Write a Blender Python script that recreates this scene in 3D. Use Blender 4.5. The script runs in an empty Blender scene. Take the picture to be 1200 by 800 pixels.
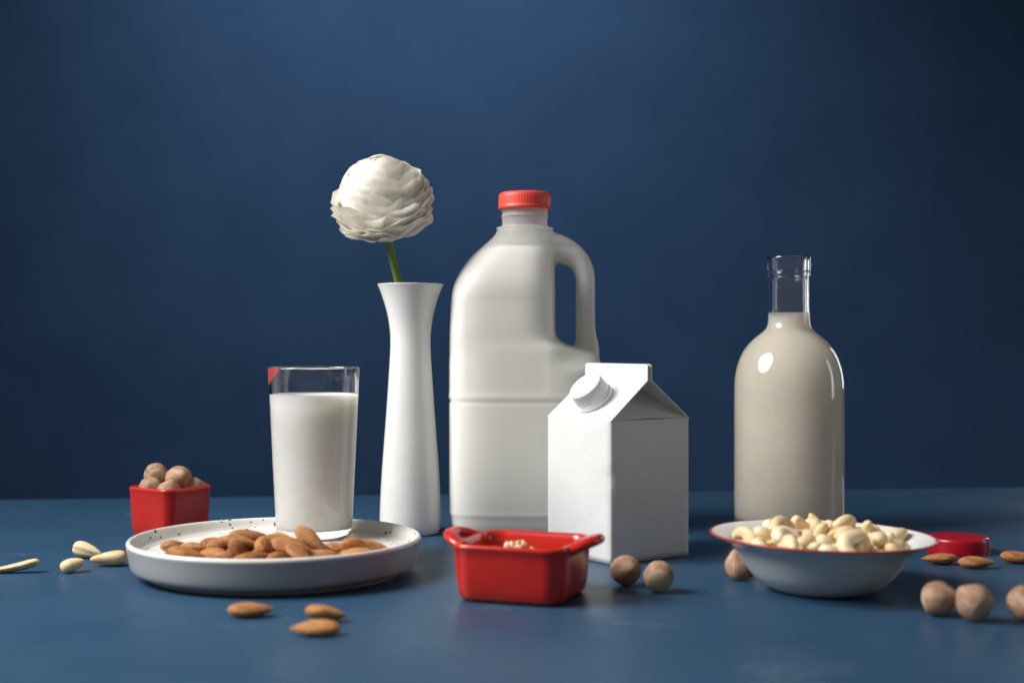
import bpy, bmesh, math, random
from mathutils import Vector, Matrix, Quaternion, Euler

R = math.radians
scene = bpy.context.scene
COL = scene.collection

# ------------------------------------------------------------------ camera
CAM_H = 0.148
cam_data = bpy.data.cameras.new('camera')
cam_data.sensor_fit = 'HORIZONTAL'
cam_data.sensor_width = 36.0
cam_data.lens = 46.5
cam_data.clip_start = 0.02
cam_data.clip_end = 50.0
cam_data.dof.use_dof = True
cam_data.dof.focus_distance = 0.94
cam_data.dof.aperture_fstop = 5.0
cam = bpy.data.objects.new('camera', cam_data)
cam.location = (0, 0, CAM_H)
cam.rotation_euler = (R(90), 0, 0)
COL.objects.link(cam)
scene.camera = cam

# ------------------------------------------------------------------ world and lamps (a photo studio)
world = bpy.data.worlds.new('World')
scene.world = world
world.use_nodes = True
bg = world.node_tree.nodes['Background']
bg.inputs['Color'].default_value = (1.0, 0.98, 0.96, 1)
bg.inputs['Strength'].default_value = 0.13


def area(name, loc, target, sx, sy, watts, color=(1, 1, 1), spread=180):
    l = bpy.data.lights.new(name, 'AREA')
    l.shape = 'RECTANGLE'
    l.size, l.size_y = sx, sy
    l.energy = watts
    l.color = color
    l.spread = R(spread)
    o = bpy.data.objects.new(name, l)
    o.location = loc
    o.rotation_euler = (Vector(target) - Vector(loc)).to_track_quat('-Z', 'Y').to_euler()
    COL.objects.link(o)
    return o


key = area('key_softbox', (-0.92, 0.64, 0.90), (0.10, 0.76, 0.06), 0.78, 0.78, 9.6, (1.0, 0.972, 0.935), 104)
key.data.shape = 'DISK'
area('strip_softbox', (0.86, 1.74, 0.27), (0.216, 1.03, 0.12), 0.06, 0.36, 0.55, (0.95, 0.97, 1.0))
area('side_bounce_panel', (1.30, 1.02, 0.34), (0.1, 0.98, 0.10), 0.14, 0.55, 0.9, (1.0, 0.96, 0.92))  # added dim lamp standing in for a reflector, also fills right-hand faces
sp = bpy.data.lights.new('backdrop_spot', 'SPOT')
sp.energy = 60.0
sp.spot_size = R(90)
sp.spot_blend = 1.0
sp.shadow_soft_size = 0.10
sp.color = (0.90, 0.94, 1.0)
spo = bpy.data.objects.new('backdrop_spot', sp)
spo.location = (-0.20, 1.62, 1.50)
spo.rotation_euler = (Vector((-0.17, 2.60, 0.72)) - Vector(spo.location)).to_track_quat('-Z', 'Y').to_euler()
COL.objects.link(spo)

scene.view_settings.view_transform = 'Standard'
scene.view_settings.look = 'None'
scene.view_settings.exposure = 0.30
scene.view_settings.gamma = 1.0
scene.view_settings.use_curve_mapping = False
scene.cycles.use_denoising = True
scene.cycles.max_bounces = 14
scene.cycles.transmission_bounces = 14
scene.cycles.transparent_max_bounces = 16
scene.cycles.caustics_refractive = True
scene.cycles.sample_clamp_indirect = 6.0

# ------------------------------------------------------------------ helpers


def link(o, parent=None):
    COL.objects.link(o)
    if parent is not None:
        o.parent = parent
    return o


def mesh_obj(name, verts, faces, mat=None, parent=None, smooth=True):
    me = bpy.data.meshes.new(name)
    me.from_pydata([tuple(v) for v in verts], [], faces)
    me.update()
    if smooth:
        me.polygons.foreach_set('use_smooth', [True] * len(me.polygons))
    if mat:
        me.materials.append(mat)
    return link(bpy.data.objects.new(name, me), parent)


def tag(o, label, cat, group=None, kind=None):
    o['label'] = label
    o['category'] = cat
    if group:
        o['group'] = group
    if kind:
        o['kind'] = kind
    return o


def thing(name, label, cat, loc, rz=0.0, group=None):
    o = bpy.data.objects.new(name, None)
    o.empty_display_size = 0.01
    o.location = loc
    o.rotation_euler = (0, 0, rz)
    COL.objects.link(o)
    return tag(o, label, cat, group)


def spline(pts, sub=6, keep=False):
    """Catmull-Rom through 2D/3D points; a point repeated twice gives a corner."""
    P = [Vector(p) for p in pts]
    out = []
    n = len(P)
    for i in range(n - 1):
        p0, p1, p2, p3 = P[max(i - 1, 0)], P[i], P[i + 1], P[min(i + 2, n - 1)]
        if not keep and (p2 - p1).length < 1e-9:
            continue
        for k in range(sub):
            t = k / sub
            out.append(0.5 * ((2 * p1) + (p2 - p0) * t + (2 * p0 - 5 * p1 + 4 * p2 - p3) * t * t
                              + (3 * p1 - p0 - 3 * p2 + p3) * t ** 3))
    out.append(P[-1])
    return out


def lathe_geo(prof, seg=96):
    verts, faces, rings = [], [], []
    for p in prof:
        r, z = p[0], p[1]
        if r < 1e-6:
            rings.append([len(verts)])
            verts.append((0, 0, z))
        else:
            rings.append(list(range(len(verts), len(verts) + seg)))
            for k in range(seg):
                a = 2 * math.pi * k / seg
                verts.append((r * math.cos(a), r * math.sin(a), z))
    for a, b in zip(rings[:-1], rings[1:]):
        for k in range(seg):
            k2 = (k + 1) % seg
            if len(a) == 1 and len(b) == 1:
                continue
            if len(a) == 1:
                faces.append((a[0], b[k2], b[k]))
            elif len(b) == 1:
                faces.append((a[k], a[k2], b[0]))
            else:
                faces.append((a[k], a[k2], b[k2], b[k]))
    return verts, faces


def lathe(name, prof, mat, parent=None, seg=96):
    v, f = lathe_geo(prof, seg)
    return mesh_obj(name, v, f, mat, parent)


def loft_geo(rings):
    n = len(rings[0])
    verts = [tuple(v) for r in rings for v in r]
    faces = []
    for i in range(len(rings) - 1):
        for k in range(n):
            k2 = (k + 1) % n
            faces.append((i * n + k, i * n + k2, (i + 1) * n + k2, (i + 1) * n + k))
    faces.append(tuple(reversed(range(n))))
    faces.append(tuple(range((len(rings) - 1) * n, len(rings) * n)))
    return verts, faces


def sweep_geo(path, radii, seg=16, up=Vector((0, 1, 0))):
    """tube along a 3D path; radii = (in-plane, along up) per point."""
    P = [Vector(p) for p in path]
    rings = []
    for i, p in enumerate(P):
        t = (P[min(i + 1, len(P) - 1)] - P[max(i - 1, 0)]).normalized()
        b = (up - t * up.dot(t)).normalized()
        a = b.cross(t)
        ra, rb = radii[i]
        rings.append([p + a * (ra * math.cos(q)) + b * (rb * math.sin(q))
                      for q in (2 * math.pi * k / seg for k in range(seg))])
    return loft_geo(rings)


def rounded_square(hx, hy, r, z, nc=8):
    pts = []
    for cx, cy, a0 in ((hx - r, hy - r, 0), (-hx + r, hy - r, 90), (-hx + r, -hy + r, 180), (hx - r, -hy + r, 270)):
        for k in range(nc + 1):
            a = R(a0 + 90 * k / nc)
            pts.append((cx + r * math.cos(a), cy + r * math.sin(a), z))
    return pts


def noise_tex(nt, scale, detail=3, rough=0.5, coord=None, vec=None):
    n = nt.nodes.new('ShaderNodeTexNoise')
    n.inputs['Scale'].default_value = scale
    n.inputs['Detail'].default_value = detail
    n.inputs['Roughness'].default_value = rough
    if vec is not None:
        nt.links.new(vec, n.inputs['Vector'])
    return n


def ramp(nt, fac, stops):
    r = nt.nodes.new('ShaderNodeValToRGB')
    e = r.color_ramp.elements
    while len(e) < len(stops):
        e.new(0.5)
    for el, (p, c) in zip(e, stops):
        el.position = p
        el.color = (c[0], c[1], c[2], 1) if hasattr(c, '__len__') else (c, c, c, 1)
    nt.links.new(fac, r.inputs['Fac'])
    return r


def mathn(nt, op, a, b=None, c=None):
    n = nt.nodes.new('ShaderNodeMath')
    n.operation = op
    for i, v in enumerate((a, b, c)):
        if v is None:
            continue
        if hasattr(v, 'is_output'):
            nt.links.new(v, n.inputs[i])
        else:
            n.inputs[i].default_value = v
    return n.outputs[0]


def principled(name, base=(0.8, 0.8, 0.8), rough=0.5, spec=0.5, sss=0.0, sss_r=(1, 1, 1), sss_s=0.004,
               trans=0.0, ior=1.45, coat=0.0, coat_rough=0.05):
    m = bpy.data.materials.new(name)
    m.use_nodes = True
    nt = m.node_tree
    b = nt.nodes['Principled BSDF']
    b.inputs['Base Color'].default_value = (*base, 1)
    b.inputs['Roughness'].default_value = rough
    b.inputs['Specular IOR Level'].default_value = spec
    b.inputs['Subsurface Weight'].default_value = sss
    b.inputs['Subsurface Radius'].default_value = sss_r
    b.inputs['Subsurface Scale'].default_value = sss_s
    b.inputs['Transmission Weight'].default_value = trans
    b.inputs['IOR'].default_value = ior
    b.inputs['Coat Weight'].default_value = coat
    b.inputs['Coat Roughness'].default_value = coat_rough
    return m, nt, b


def texco(nt, which='Object'):
    return nt.nodes.new('ShaderNodeTexCoord').outputs[which]


def mapping(nt, vec, scale=(1, 1, 1), loc=(0, 0, 0)):
    n = nt.nodes.new('ShaderNodeMapping')
    n.inputs['Scale'].default_value = scale
    n.inputs['Location'].default_value = loc
    nt.links.new(vec, n.inputs['Vector'])
    return n.outputs[0]


def bump(nt, b, height, strength=0.2, dist=0.001):
    n = nt.nodes.new('ShaderNodeBump')
    n.inputs['Strength'].default_value = strength
    n.inputs['Distance'].default_value = dist
    nt.links.new(height, n.inputs['Height'])
    nt.links.new(n.outputs[0], b.inputs['Normal'])


def mixcol(nt, fac, a, b, mode='MIX'):
    n = nt.nodes.new('ShaderNodeMix')
    n.data_type = 'RGBA'
    n.blend_type = mode
    for sock, v in ((n.inputs[0], fac), (n.inputs[6], a), (n.inputs[7], b)):
        if hasattr(v, 'is_output'):
            nt.links.new(v, sock)
        elif hasattr(v, '__len__'):
            sock.default_value = (*v, 1)
        else:
            sock.default_value = v
    return n.outputs[2]


# ------------------------------------------------------------------ materials
def make_table_mat():
    m, nt, b = principled('painted_blue_board', rough=0.42, spec=0.35)
    co = texco(nt)
    n1 = noise_tex(nt, 5.0, 4, 0.55, vec=co)
    c = ramp(nt, n1.outputs['Fac'], [(0.3, (0.019, 0.058, 0.115)), (0.7, (0.024, 0.069, 0.130))])
    # pale scuffs, thin and few
    n2 = noise_tex(nt, 9.0, 6, 0.65, vec=mapping(nt, co, (1, 2.2, 1), (3.1, 0.4, 0)))
    band = ramp(nt, n2.outputs['Fac'], [(0.494, 0.0), (0.5, 1.0), (0.506, 0.0)])
    n3 = noise_tex(nt, 7.0, 2, 0.5, vec=mapping(nt, co, (1, 1, 1), (0.7, 5.2, 0)))
    gate = ramp(nt, n3.outputs['Fac'], [(0.62, 0.0), (0.72, 1.0)])
    f = mathn(nt, 'MULTIPLY', mathn(nt, 'MULTIPLY', band.outputs['Color'], gate.outputs['Color']), 0.30)
    # dust
    v = nt.nodes.new('ShaderNodeTexVoronoi')
    v.inputs['Scale'].default_value = 170
    nt.links.new(co, v.inputs['Vector'])
    dust = ramp(nt, v.outputs['Distance'], [(0.035, 1.0), (0.06, 0.0)])
    n4 = noise_tex(nt, 14, 2, 0.5, vec=co)
    dg = ramp(nt, n4.outputs['Fac'], [(0.60, 0.0), (0.68, 1.0)])
    df = mathn(nt, 'MULTIPLY', mathn(nt, 'MULTIPLY', dust.outputs['Color'], dg.outputs['Color']), 0.5)
    col = mixcol(nt, mathn(nt, 'MAXIMUM', f, df), c.outputs['Color'], (0.40, 0.46, 0.50))
    nt.links.new(col, b.inputs['Base Color'])
    n5 = noise_tex(nt, 12, 5, 0.6, vec=co)
    rr = ramp(nt, n5.outputs['Fac'], [(0.3, 0.36), (0.7, 0.50)])
    nt.links.new(rr.outputs['Color'], b.inputs['Roughness'])
    n6 = noise_tex(nt, 700, 2, 0.5, vec=co)
    bump(nt, b, n6.outputs['Fac'], 0.06, 0.0004)
    return m


def make_backdrop_mat():
    m, nt, b = principled('blue_backdrop_paper', rough=0.85, spec=0.15)
    co = texco(nt)
    n1 = noise_tex(nt, 5.5, 6, 0.65, vec=co)
    c = ramp(nt, n1.outputs['Fac'], [(0.28, (0.023, 0.056, 0.120)), (0.72, (0.031, 0.072, 0.150))])
    nt.links.new(c.outputs['Color'], b.inputs['Base Color'])
    n2 = noise_tex(nt, 260, 3, 0.5, vec=co)
    bump(nt, b, n2.outputs['Fac'], 0.10, 0.001)
    return m


def make_plate_mat():
    m, nt, b = principled('speckled_white_glaze', rough=0.32, spec=0.5, coat=0.3, coat_rough=0.15)
    co = texco(nt)
    v = nt.nodes.new('ShaderNodeTexVoronoi')
    v.inputs['Scale'].default_value = 260
    nt.links.new(mapping(nt, co, (1, 1, 1.0)), v.inputs['Vector'])
    n0 = noise_tex(nt, 420, 2, 0.5, vec=co)
    dd = mathn(nt, 'ADD', v.outputs['Distance'], mathn(nt, 'MULTIPLY', mathn(nt, 'SUBTRACT', n0.outputs['Fac'], 0.5), 0.28))
    sz = nt.nodes.new('ShaderNodeSeparateColor')
    nt.links.new(v.outputs['Color'], sz.inputs[0])
    rad = ramp(nt, sz.outputs[0], [(0.30, 0.06), (0.75, 0.24), (1.0, 0.40)])
    spk = mathn(nt, 'LESS_THAN', dd, rad.outputs['Color'])
    n1 = noise_tex(nt, 34, 2, 0.5, vec=co)
    gate = mathn(nt, 'GREATER_THAN', n1.outputs['Fac'], 0.49)
    f = mathn(nt, 'MULTIPLY', spk, gate)
    # specks only on the inner face (the outside is plain)
    sx = nt.nodes.new('ShaderNodeSeparateXYZ')
    nt.links.new(co, sx.inputs[0])
    r2 = mathn(nt, 'SQRT', mathn(nt, 'ADD', mathn(nt, 'POWER', sx.outputs[0], 2.0), mathn(nt, 'POWER', sx.outputs[1], 2.0)))
    f = mathn(nt, 'MULTIPLY', f, mathn(nt, 'LESS_THAN', r2, 0.0905))
    n2 = noise_tex(nt, 30, 3, 0.5, vec=co)
    c = ramp(nt, n2.outputs['Fac'], [(0.3, (0.70, 0.68, 0.64)), (0.7, (0.76, 0.745, 0.71))])
    tone = mixcol(nt, sz.outputs[1], (0.012, 0.012, 0.013), (0.20, 0.13, 0.09))
    inside = mixcol(nt, f, c.outputs['Color'], tone)
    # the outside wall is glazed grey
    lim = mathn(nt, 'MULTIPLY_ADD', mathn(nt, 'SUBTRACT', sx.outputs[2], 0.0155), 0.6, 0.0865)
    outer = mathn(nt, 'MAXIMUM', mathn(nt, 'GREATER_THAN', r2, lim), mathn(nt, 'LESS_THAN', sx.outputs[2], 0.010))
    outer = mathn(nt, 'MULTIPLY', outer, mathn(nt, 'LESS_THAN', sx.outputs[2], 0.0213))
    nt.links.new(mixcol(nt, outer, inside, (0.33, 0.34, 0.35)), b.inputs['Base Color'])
    return m


def make_red_mat():
    m, nt, b = principled('red_glaze', rough=0.24, spec=0.45, coat=0.3, coat_rough=0.08)
    co = texco(nt)
    n = noise_tex(nt, 60, 3, 0.5, vec=co)
    c = ramp(nt, n.outputs['Fac'], [(0.3, (0.45, 0.016, 0.010)), (0.7, (0.50, 0.021, 0.012))])
    nt.links.new(c.outputs['Color'], b.inputs['Base Color'])
    n2 = noise_tex(nt, 40, 2, 0.5, vec=co)
    bump(nt, b, n2.outputs['Fac'], 0.08, 0.002)
    return m


def make_almond_mat():
    m, nt, b = principled('almond_skin', rough=0.55, spec=0.35)
    co = texco(nt)
    n = noise_tex(nt, 1000, 5, 0.7, vec=mapping(nt, co, (0.13, 1, 1)))
    c = ramp(nt, n.outputs['Fac'], [(0.30, (0.18, 0.066, 0.020)), (0.52, (0.46, 0.205, 0.072)), (0.75, (0.68, 0.38, 0.18))])
    oi = nt.nodes.new('ShaderNodeObjectInfo')
    tone = ramp(nt, oi.outputs['Random'], [(0.0, (0.62, 0.52, 0.48)), (0.4, (0.95, 0.90, 0.85)), (1.0, (1.18, 1.2, 1.12))])
    nt.links.new(mixcol(nt, 1.0, c.outputs['Color'], tone.outputs['Color'], 'MULTIPLY'), b.inputs['Base Color'])
    bump(nt, b, n.outputs['Fac'], 0.9, 0.0011)
    return m


def make_hazelnut_mat():
    m, nt, b = principled('hazelnut_shell', rough=0.6, spec=0.3)
    co = texco(nt)
    sx = nt.nodes.new('ShaderNodeSeparateXYZ')
    nt.links.new(co, sx.inputs[0])
    ang = mathn(nt, 'ARCTAN2', sx.outputs[1], sx.outputs[0])
    cb = nt.nodes.new('ShaderNodeCombineXYZ')
    nt.links.new(mathn(nt, 'MULTIPLY', mathn(nt, 'COSINE', ang), 0.010), cb.inputs[0])
    nt.links.new(mathn(nt, 'MULTIPLY', mathn(nt, 'SINE', ang), 0.010), cb.inputs[1])
    nt.links.new(mathn(nt, 'MULTIPLY', sx.outputs[2], 0.12), cb.inputs[2])
    n = noise_tex(nt, 420, 3, 0.6, vec=cb.outputs[0])
    c = ramp(nt, n.outputs['Fac'], [(0.30, (0.17, 0.080, 0.042)), (0.5, (0.32, 0.180, 0.105)), (0.72, (0.47, 0.325, 0.225))])
    n2 = noise_tex(nt, 160, 3, 0.6, vec=co)
    pale = ramp(nt, n2.outputs['Fac'], [(0.40, 0.0), (0.75, 0.8)])
    col = mixcol(nt, pale.outputs['Color'], c.outputs['Color'], (0.46, 0.375, 0.30))
    # pale rough scar at the base of the nut
    edge = mathn(nt, 'ADD', sx.outputs[2], mathn(nt, 'MULTIPLY', mathn(nt, 'SUBTRACT', n2.outputs['Fac'], 0.5), 0.002))
    scar = mathn(nt, 'LESS_THAN', edge, -0.0050)
    col = mixcol(nt, scar, col, (0.50, 0.38, 0.26))
    oi = nt.nodes.new('ShaderNodeObjectInfo')
    tone = ramp(nt, oi.outputs['Random'], [(0.0, (0.82, 0.78, 0.76)), (1.0, (1.1, 1.08, 1.05))])
    nt.links.new(mixcol(nt, 1.0, col, tone.outputs['Color'], 'MULTIPLY'), b.inputs['Base Color'])
    bump(nt, b, n.outputs['Fac'], 0.35, 0.0006)
    return m


def make_cashew_mat():
    m, nt, b = principled('cashew_flesh', rough=0.5, spec=0.35, sss=0.15, sss_r=(1.0, 0.6, 0.3), sss_s=0.003)
    co = texco(nt)
    n = noise_tex(nt, 130, 4, 0.6, vec=co)
    c = ramp(nt, n.outputs['Fac'], [(0.25, (0.56, 0.37, 0.17)), (0.45, (0.74, 0.575, 0.335)), (0.75, (0.83, 0.72, 0.52))])
    n2 = noise_tex(nt, 210, 2, 0.5, vec=mapping(nt, co, loc=(4, 1, 2)))
    sp_ = ramp(nt, n2.outputs['Fac'], [(0.70, 0.0), (0.76, 0.7)])
    col = mixcol(nt, sp_.outputs['Color'], c.outputs['Color'], (0.20, 0.09, 0.03))
    oi = nt.nodes.new('ShaderNodeObjectInfo')
    tone = ramp(nt, oi.outputs['Random'], [(0.0, (0.88, 0.80, 0.70)), (0.5, (1.0, 1.0, 1.02)), (1.0, (1.06, 1.12, 1.32))])
    nt.links.new(mixcol(nt, 1.0, col, tone.outputs['Color'], 'MULTIPLY'), b.inputs['Base Color'])
    bump(nt, b, n.outputs['Fac'], 0.4, 0.0012)
    return m


def make_jug_mat():
    """milky plastic film: lets some light straight through, the rest scatters."""
    m = bpy.data.materials.new('cloudy_plastic')
    m.use_nodes = True
    nt = m.node_tree
    nt.nodes.remove(nt.nodes['Principled BSDF'])
    out = nt.nodes['Material Output']
    d = nt.nodes.new('ShaderNodeBsdfDiffuse')
    t = nt.nodes.new('ShaderNodeBsdfTranslucent')
    tr = nt.nodes.new('ShaderNodeBsdfTransparent')
    g = nt.nodes.new('ShaderNodeBsdfGlossy')
    g.inputs['Roughness'].default_value = 0.34
    g.inputs['Color'].default_value = (0.9, 0.9, 0.9, 1)
    d.inputs['Color'].default_value = (0.95, 0.945, 0.915, 1)
    t.inputs['Color'].default_value = (0.95, 0.945, 0.915, 1)
    tr.inputs['Color'].default_value = (0.95, 0.96, 0.97, 1)
    m1, m2, m3 = (nt.nodes.new('ShaderNodeMixShader') for _ in range(3))
    m1.inputs[0].default_value = 0.60
    m2.inputs[0].default_value = 0.46
    fr = nt.nodes.new('ShaderNodeFresnel')
    fr.inputs['IOR'].default_value = 1.4
    L = nt.links.new
    L(d.outputs[0], m1.inputs[1]); L(t.outputs[0], m1.inputs[2])
    L(m1.outputs[0], m2.inputs[1]); L(tr.outputs[0], m2.inputs[2])
    f = mathn(nt, 'MULTIPLY', fr.outputs[0], 0.45)
    L(f, m3.inputs[0]); L(m2.outputs[0], m3.inputs[1]); L(g.outputs[0], m3.inputs[2])
    L(m3.outputs[0], out.inputs['Surface'])
    return m


def make_petal_mat():
    m = bpy.data.materials.new('cream_petal')
    m.use_nodes = True
    nt = m.node_tree
    b = nt.nodes['Principled BSDF']
    out = nt.nodes['Material Output']
    co = texco(nt)
    n = noise_tex(nt, 240, 4, 0.55, vec=mapping(nt, co, (1, 1, 0.25)))
    c = ramp(nt, n.outputs['Fac'], [(0.3, (0.93, 0.90, 0.83)), (0.7, (0.96, 0.945, 0.90))])
    b.inputs['Roughness'].default_value = 0.6
    b.inputs['Specular IOR Level'].default_value = 0.25
    nt.links.new(c.outputs['Color'], b.inputs['Base Color'])
    bump(nt, b, n.outputs['Fac'], 0.35, 0.0008)
    t = nt.nodes.new('ShaderNodeBsdfTranslucent')
    t.inputs['Color'].default_value = (0.96, 0.92, 0.82, 1)
    mx = nt.nodes.new('ShaderNodeMixShader')
    mx.inputs[0].default_value = 0.38
    nt.links.new(b.outputs[0], mx.inputs[1])
    nt.links.new(t.outputs[0], mx.inputs[2])
    nt.links.new(mx.outputs[0], out.inputs['Surface'])
    return m


def make_paper_mat():
    m, nt, b = principled('white_carton_board', base=(0.80, 0.80, 0.79), rough=0.55, spec=0.35)
    co = texco(nt)
    n = noise_tex(nt, 28, 4, 0.55, vec=co)
    n2 = noise_tex(nt, 900, 2, 0.5, vec=co)
    h = mathn(nt, 'ADD', n.outputs['Fac'], mathn(nt, 'MULTIPLY', n2.outputs['Fac'], 0.06))
    bump(nt, b, h, 0.35, 0.003)
    c = ramp(nt, n.outputs['Fac'], [(0.3, (0.63, 0.635, 0.635)), (0.7, (0.665, 0.67, 0.67))])
    nt.links.new(c.outputs['Color'], b.inputs['Base Color'])
    return m


def glossy_plain(name, base, rough, bump_s=0.05, scale=45, **kw):
    m, nt, b = principled(name, base=base, rough=rough, **kw)
    co = texco(nt)
    n = noise_tex(nt, scale, 3, 0.5, vec=co)
    lo = tuple(x * 0.965 for x in base)
    hi = tuple(min(1, x * 1.03) for x in base)
    c = ramp(nt, n.outputs['Fac'], [(0.3, lo), (0.7, hi)])
    nt.links.new(c.outputs['Color'], b.inputs['Base Color'])
    bump(nt, b, n.outputs['Fac'], bump_s, 0.002)
    return m


M = {}
M['table'] = make_table_mat()
M['backdrop'] = make_backdrop_mat()
M['plate'] = make_plate_mat()
M['red'] = make_red_mat()
M['almond'] = make_almond_mat()
M['hazelnut'] = make_hazelnut_mat()
M['cashew'] = make_cashew_mat()
M['jug'] = make_jug_mat()
M['petal'] = make_petal_mat()
M['paper'] = make_paper_mat()
M['vase'] = glossy_plain('white_porcelain', (0.74, 0.74, 0.725), 0.30, 0.05, coat=0.2, coat_rough=0.2)
M['bowl'] = glossy_plain('white_enamel', (0.72, 0.73, 0.71), 0.30, 0.05, coat=0.3, coat_rough=0.1)
M['bowl_out'] = glossy_plain('bowl_outside_grey', (0.50, 0.545, 0.55), 0.30, 0.05, coat=0.3, coat_rough=0.1)  # outside of the bowl, tinted greyer than the inside
M['band'] = glossy_plain('red_enamel', (0.34, 0.030, 0.032), 0.35)
M['milk'] = glossy_plain('dairy_milk', (0.955, 0.945, 0.90), 0.35, 0.0, sss=0.9, sss_r=(1.0, 0.9, 0.7), sss_s=0.014)
M['jugmilk'] = glossy_plain('jug_milk', (0.97, 0.955, 0.89), 0.35, 0.0, sss=1.0, sss_r=(1.0, 0.95, 0.8), sss_s=0.035)
M['nutmilk'] = glossy_plain('beige_nut_milk', (0.96, 0.868, 0.765), 0.35, 0.0, sss=0.8, sss_r=(1.0, 0.85, 0.65), sss_s=0.010)
M['glass'] = principled('clear_glass', base=(0.985, 0.99, 0.99), rough=0.0, trans=1.0, ior=1.48)[0]
M['coral'] = glossy_plain('coral_red_plastic', (0.78, 0.075, 0.055), 0.38, 0.03, sss=0.15, sss_s=0.003)
M['lid'] = glossy_plain('crimson_plastic', (0.36, 0.004, 0.014), 0.30, 0.03)
M['cap'] = glossy_plain('white_plastic', (0.74, 0.74, 0.745), 0.40, 0.03)
M['stem'] = glossy_plain('green_stem', (0.125, 0.205, 0.035), 0.5, 0.3, 300)
M['rim_red'] = glossy_plain('red_patch', (0.50, 0.060, 0.045), 0.5, 0.2, 400)
M['rim_red'].node_tree.nodes['Principled BSDF'].inputs['Alpha'].default_value = 0.62
M['crumb'] = glossy_plain('chopped_nut', (0.72, 0.52, 0.33), 0.6, 0.3, 500)

# ------------------------------------------------------------------ setting
# table: a board whose far edge runs slightly askew to the camera
far = lambda x: 1.289 + 0.107 * x
v = []
for z in (0.0, -0.030):
    v += [(-1.3, 0.12, z), (1.3, 0.12, z), (1.3, far(1.3), z), (-1.3, far(-1.3), z)]
table = mesh_obj('table', v, [(0, 1, 2, 3), (7, 6, 5, 4), (0, 4, 5, 1), (1, 5, 6, 2), (2, 6, 7, 3), (3, 7, 4, 0)],
                 M['table'], smooth=False)
bv = table.modifiers.new('edge', 'BEVEL'); bv.width = 0.0015; bv.segments = 2
table['kind'] = 'structure'
table['label'] = 'matte blue painted board that everything stands on'

# backdrop: hung paper with soft buckles
nx, nz = 90, 50
v, f = [], []
rnd = random.Random(4)
waves = [(rnd.uniform(2, 9), rnd.uniform(-2, 2), rnd.uniform(0, 6.28), rnd.uniform(0.0010, 0.0030)) for _ in range(7)]
for j in range(nz + 1):
    for i in range(nx + 1):
        x = -2.4 + 4.8 * i / nx
        z = -0.75 + 3.0 * j / nz
        y = 2.60 + sum(a * math.sin(kx * x + kz * z + p) for kx, kz, p, a in waves)
        v.append((x, y, z))
for j in range(nz):
    for i in range(nx):
        a = j * (nx + 1) + i
        f.append((a, a + 1, a + nx + 2, a + nx + 1))
backdrop = mesh_obj('backdrop', v, f, M['backdrop'])
backdrop['kind'] = 'structure'
backdrop['label'] = 'plain blue paper backdrop behind the table'

# ------------------------------------------------------------------ milk jug
PX = 0.000673
JX, JY = 0.0101, 1.043


def jz(py):
    return (620 - py) * PX


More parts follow.
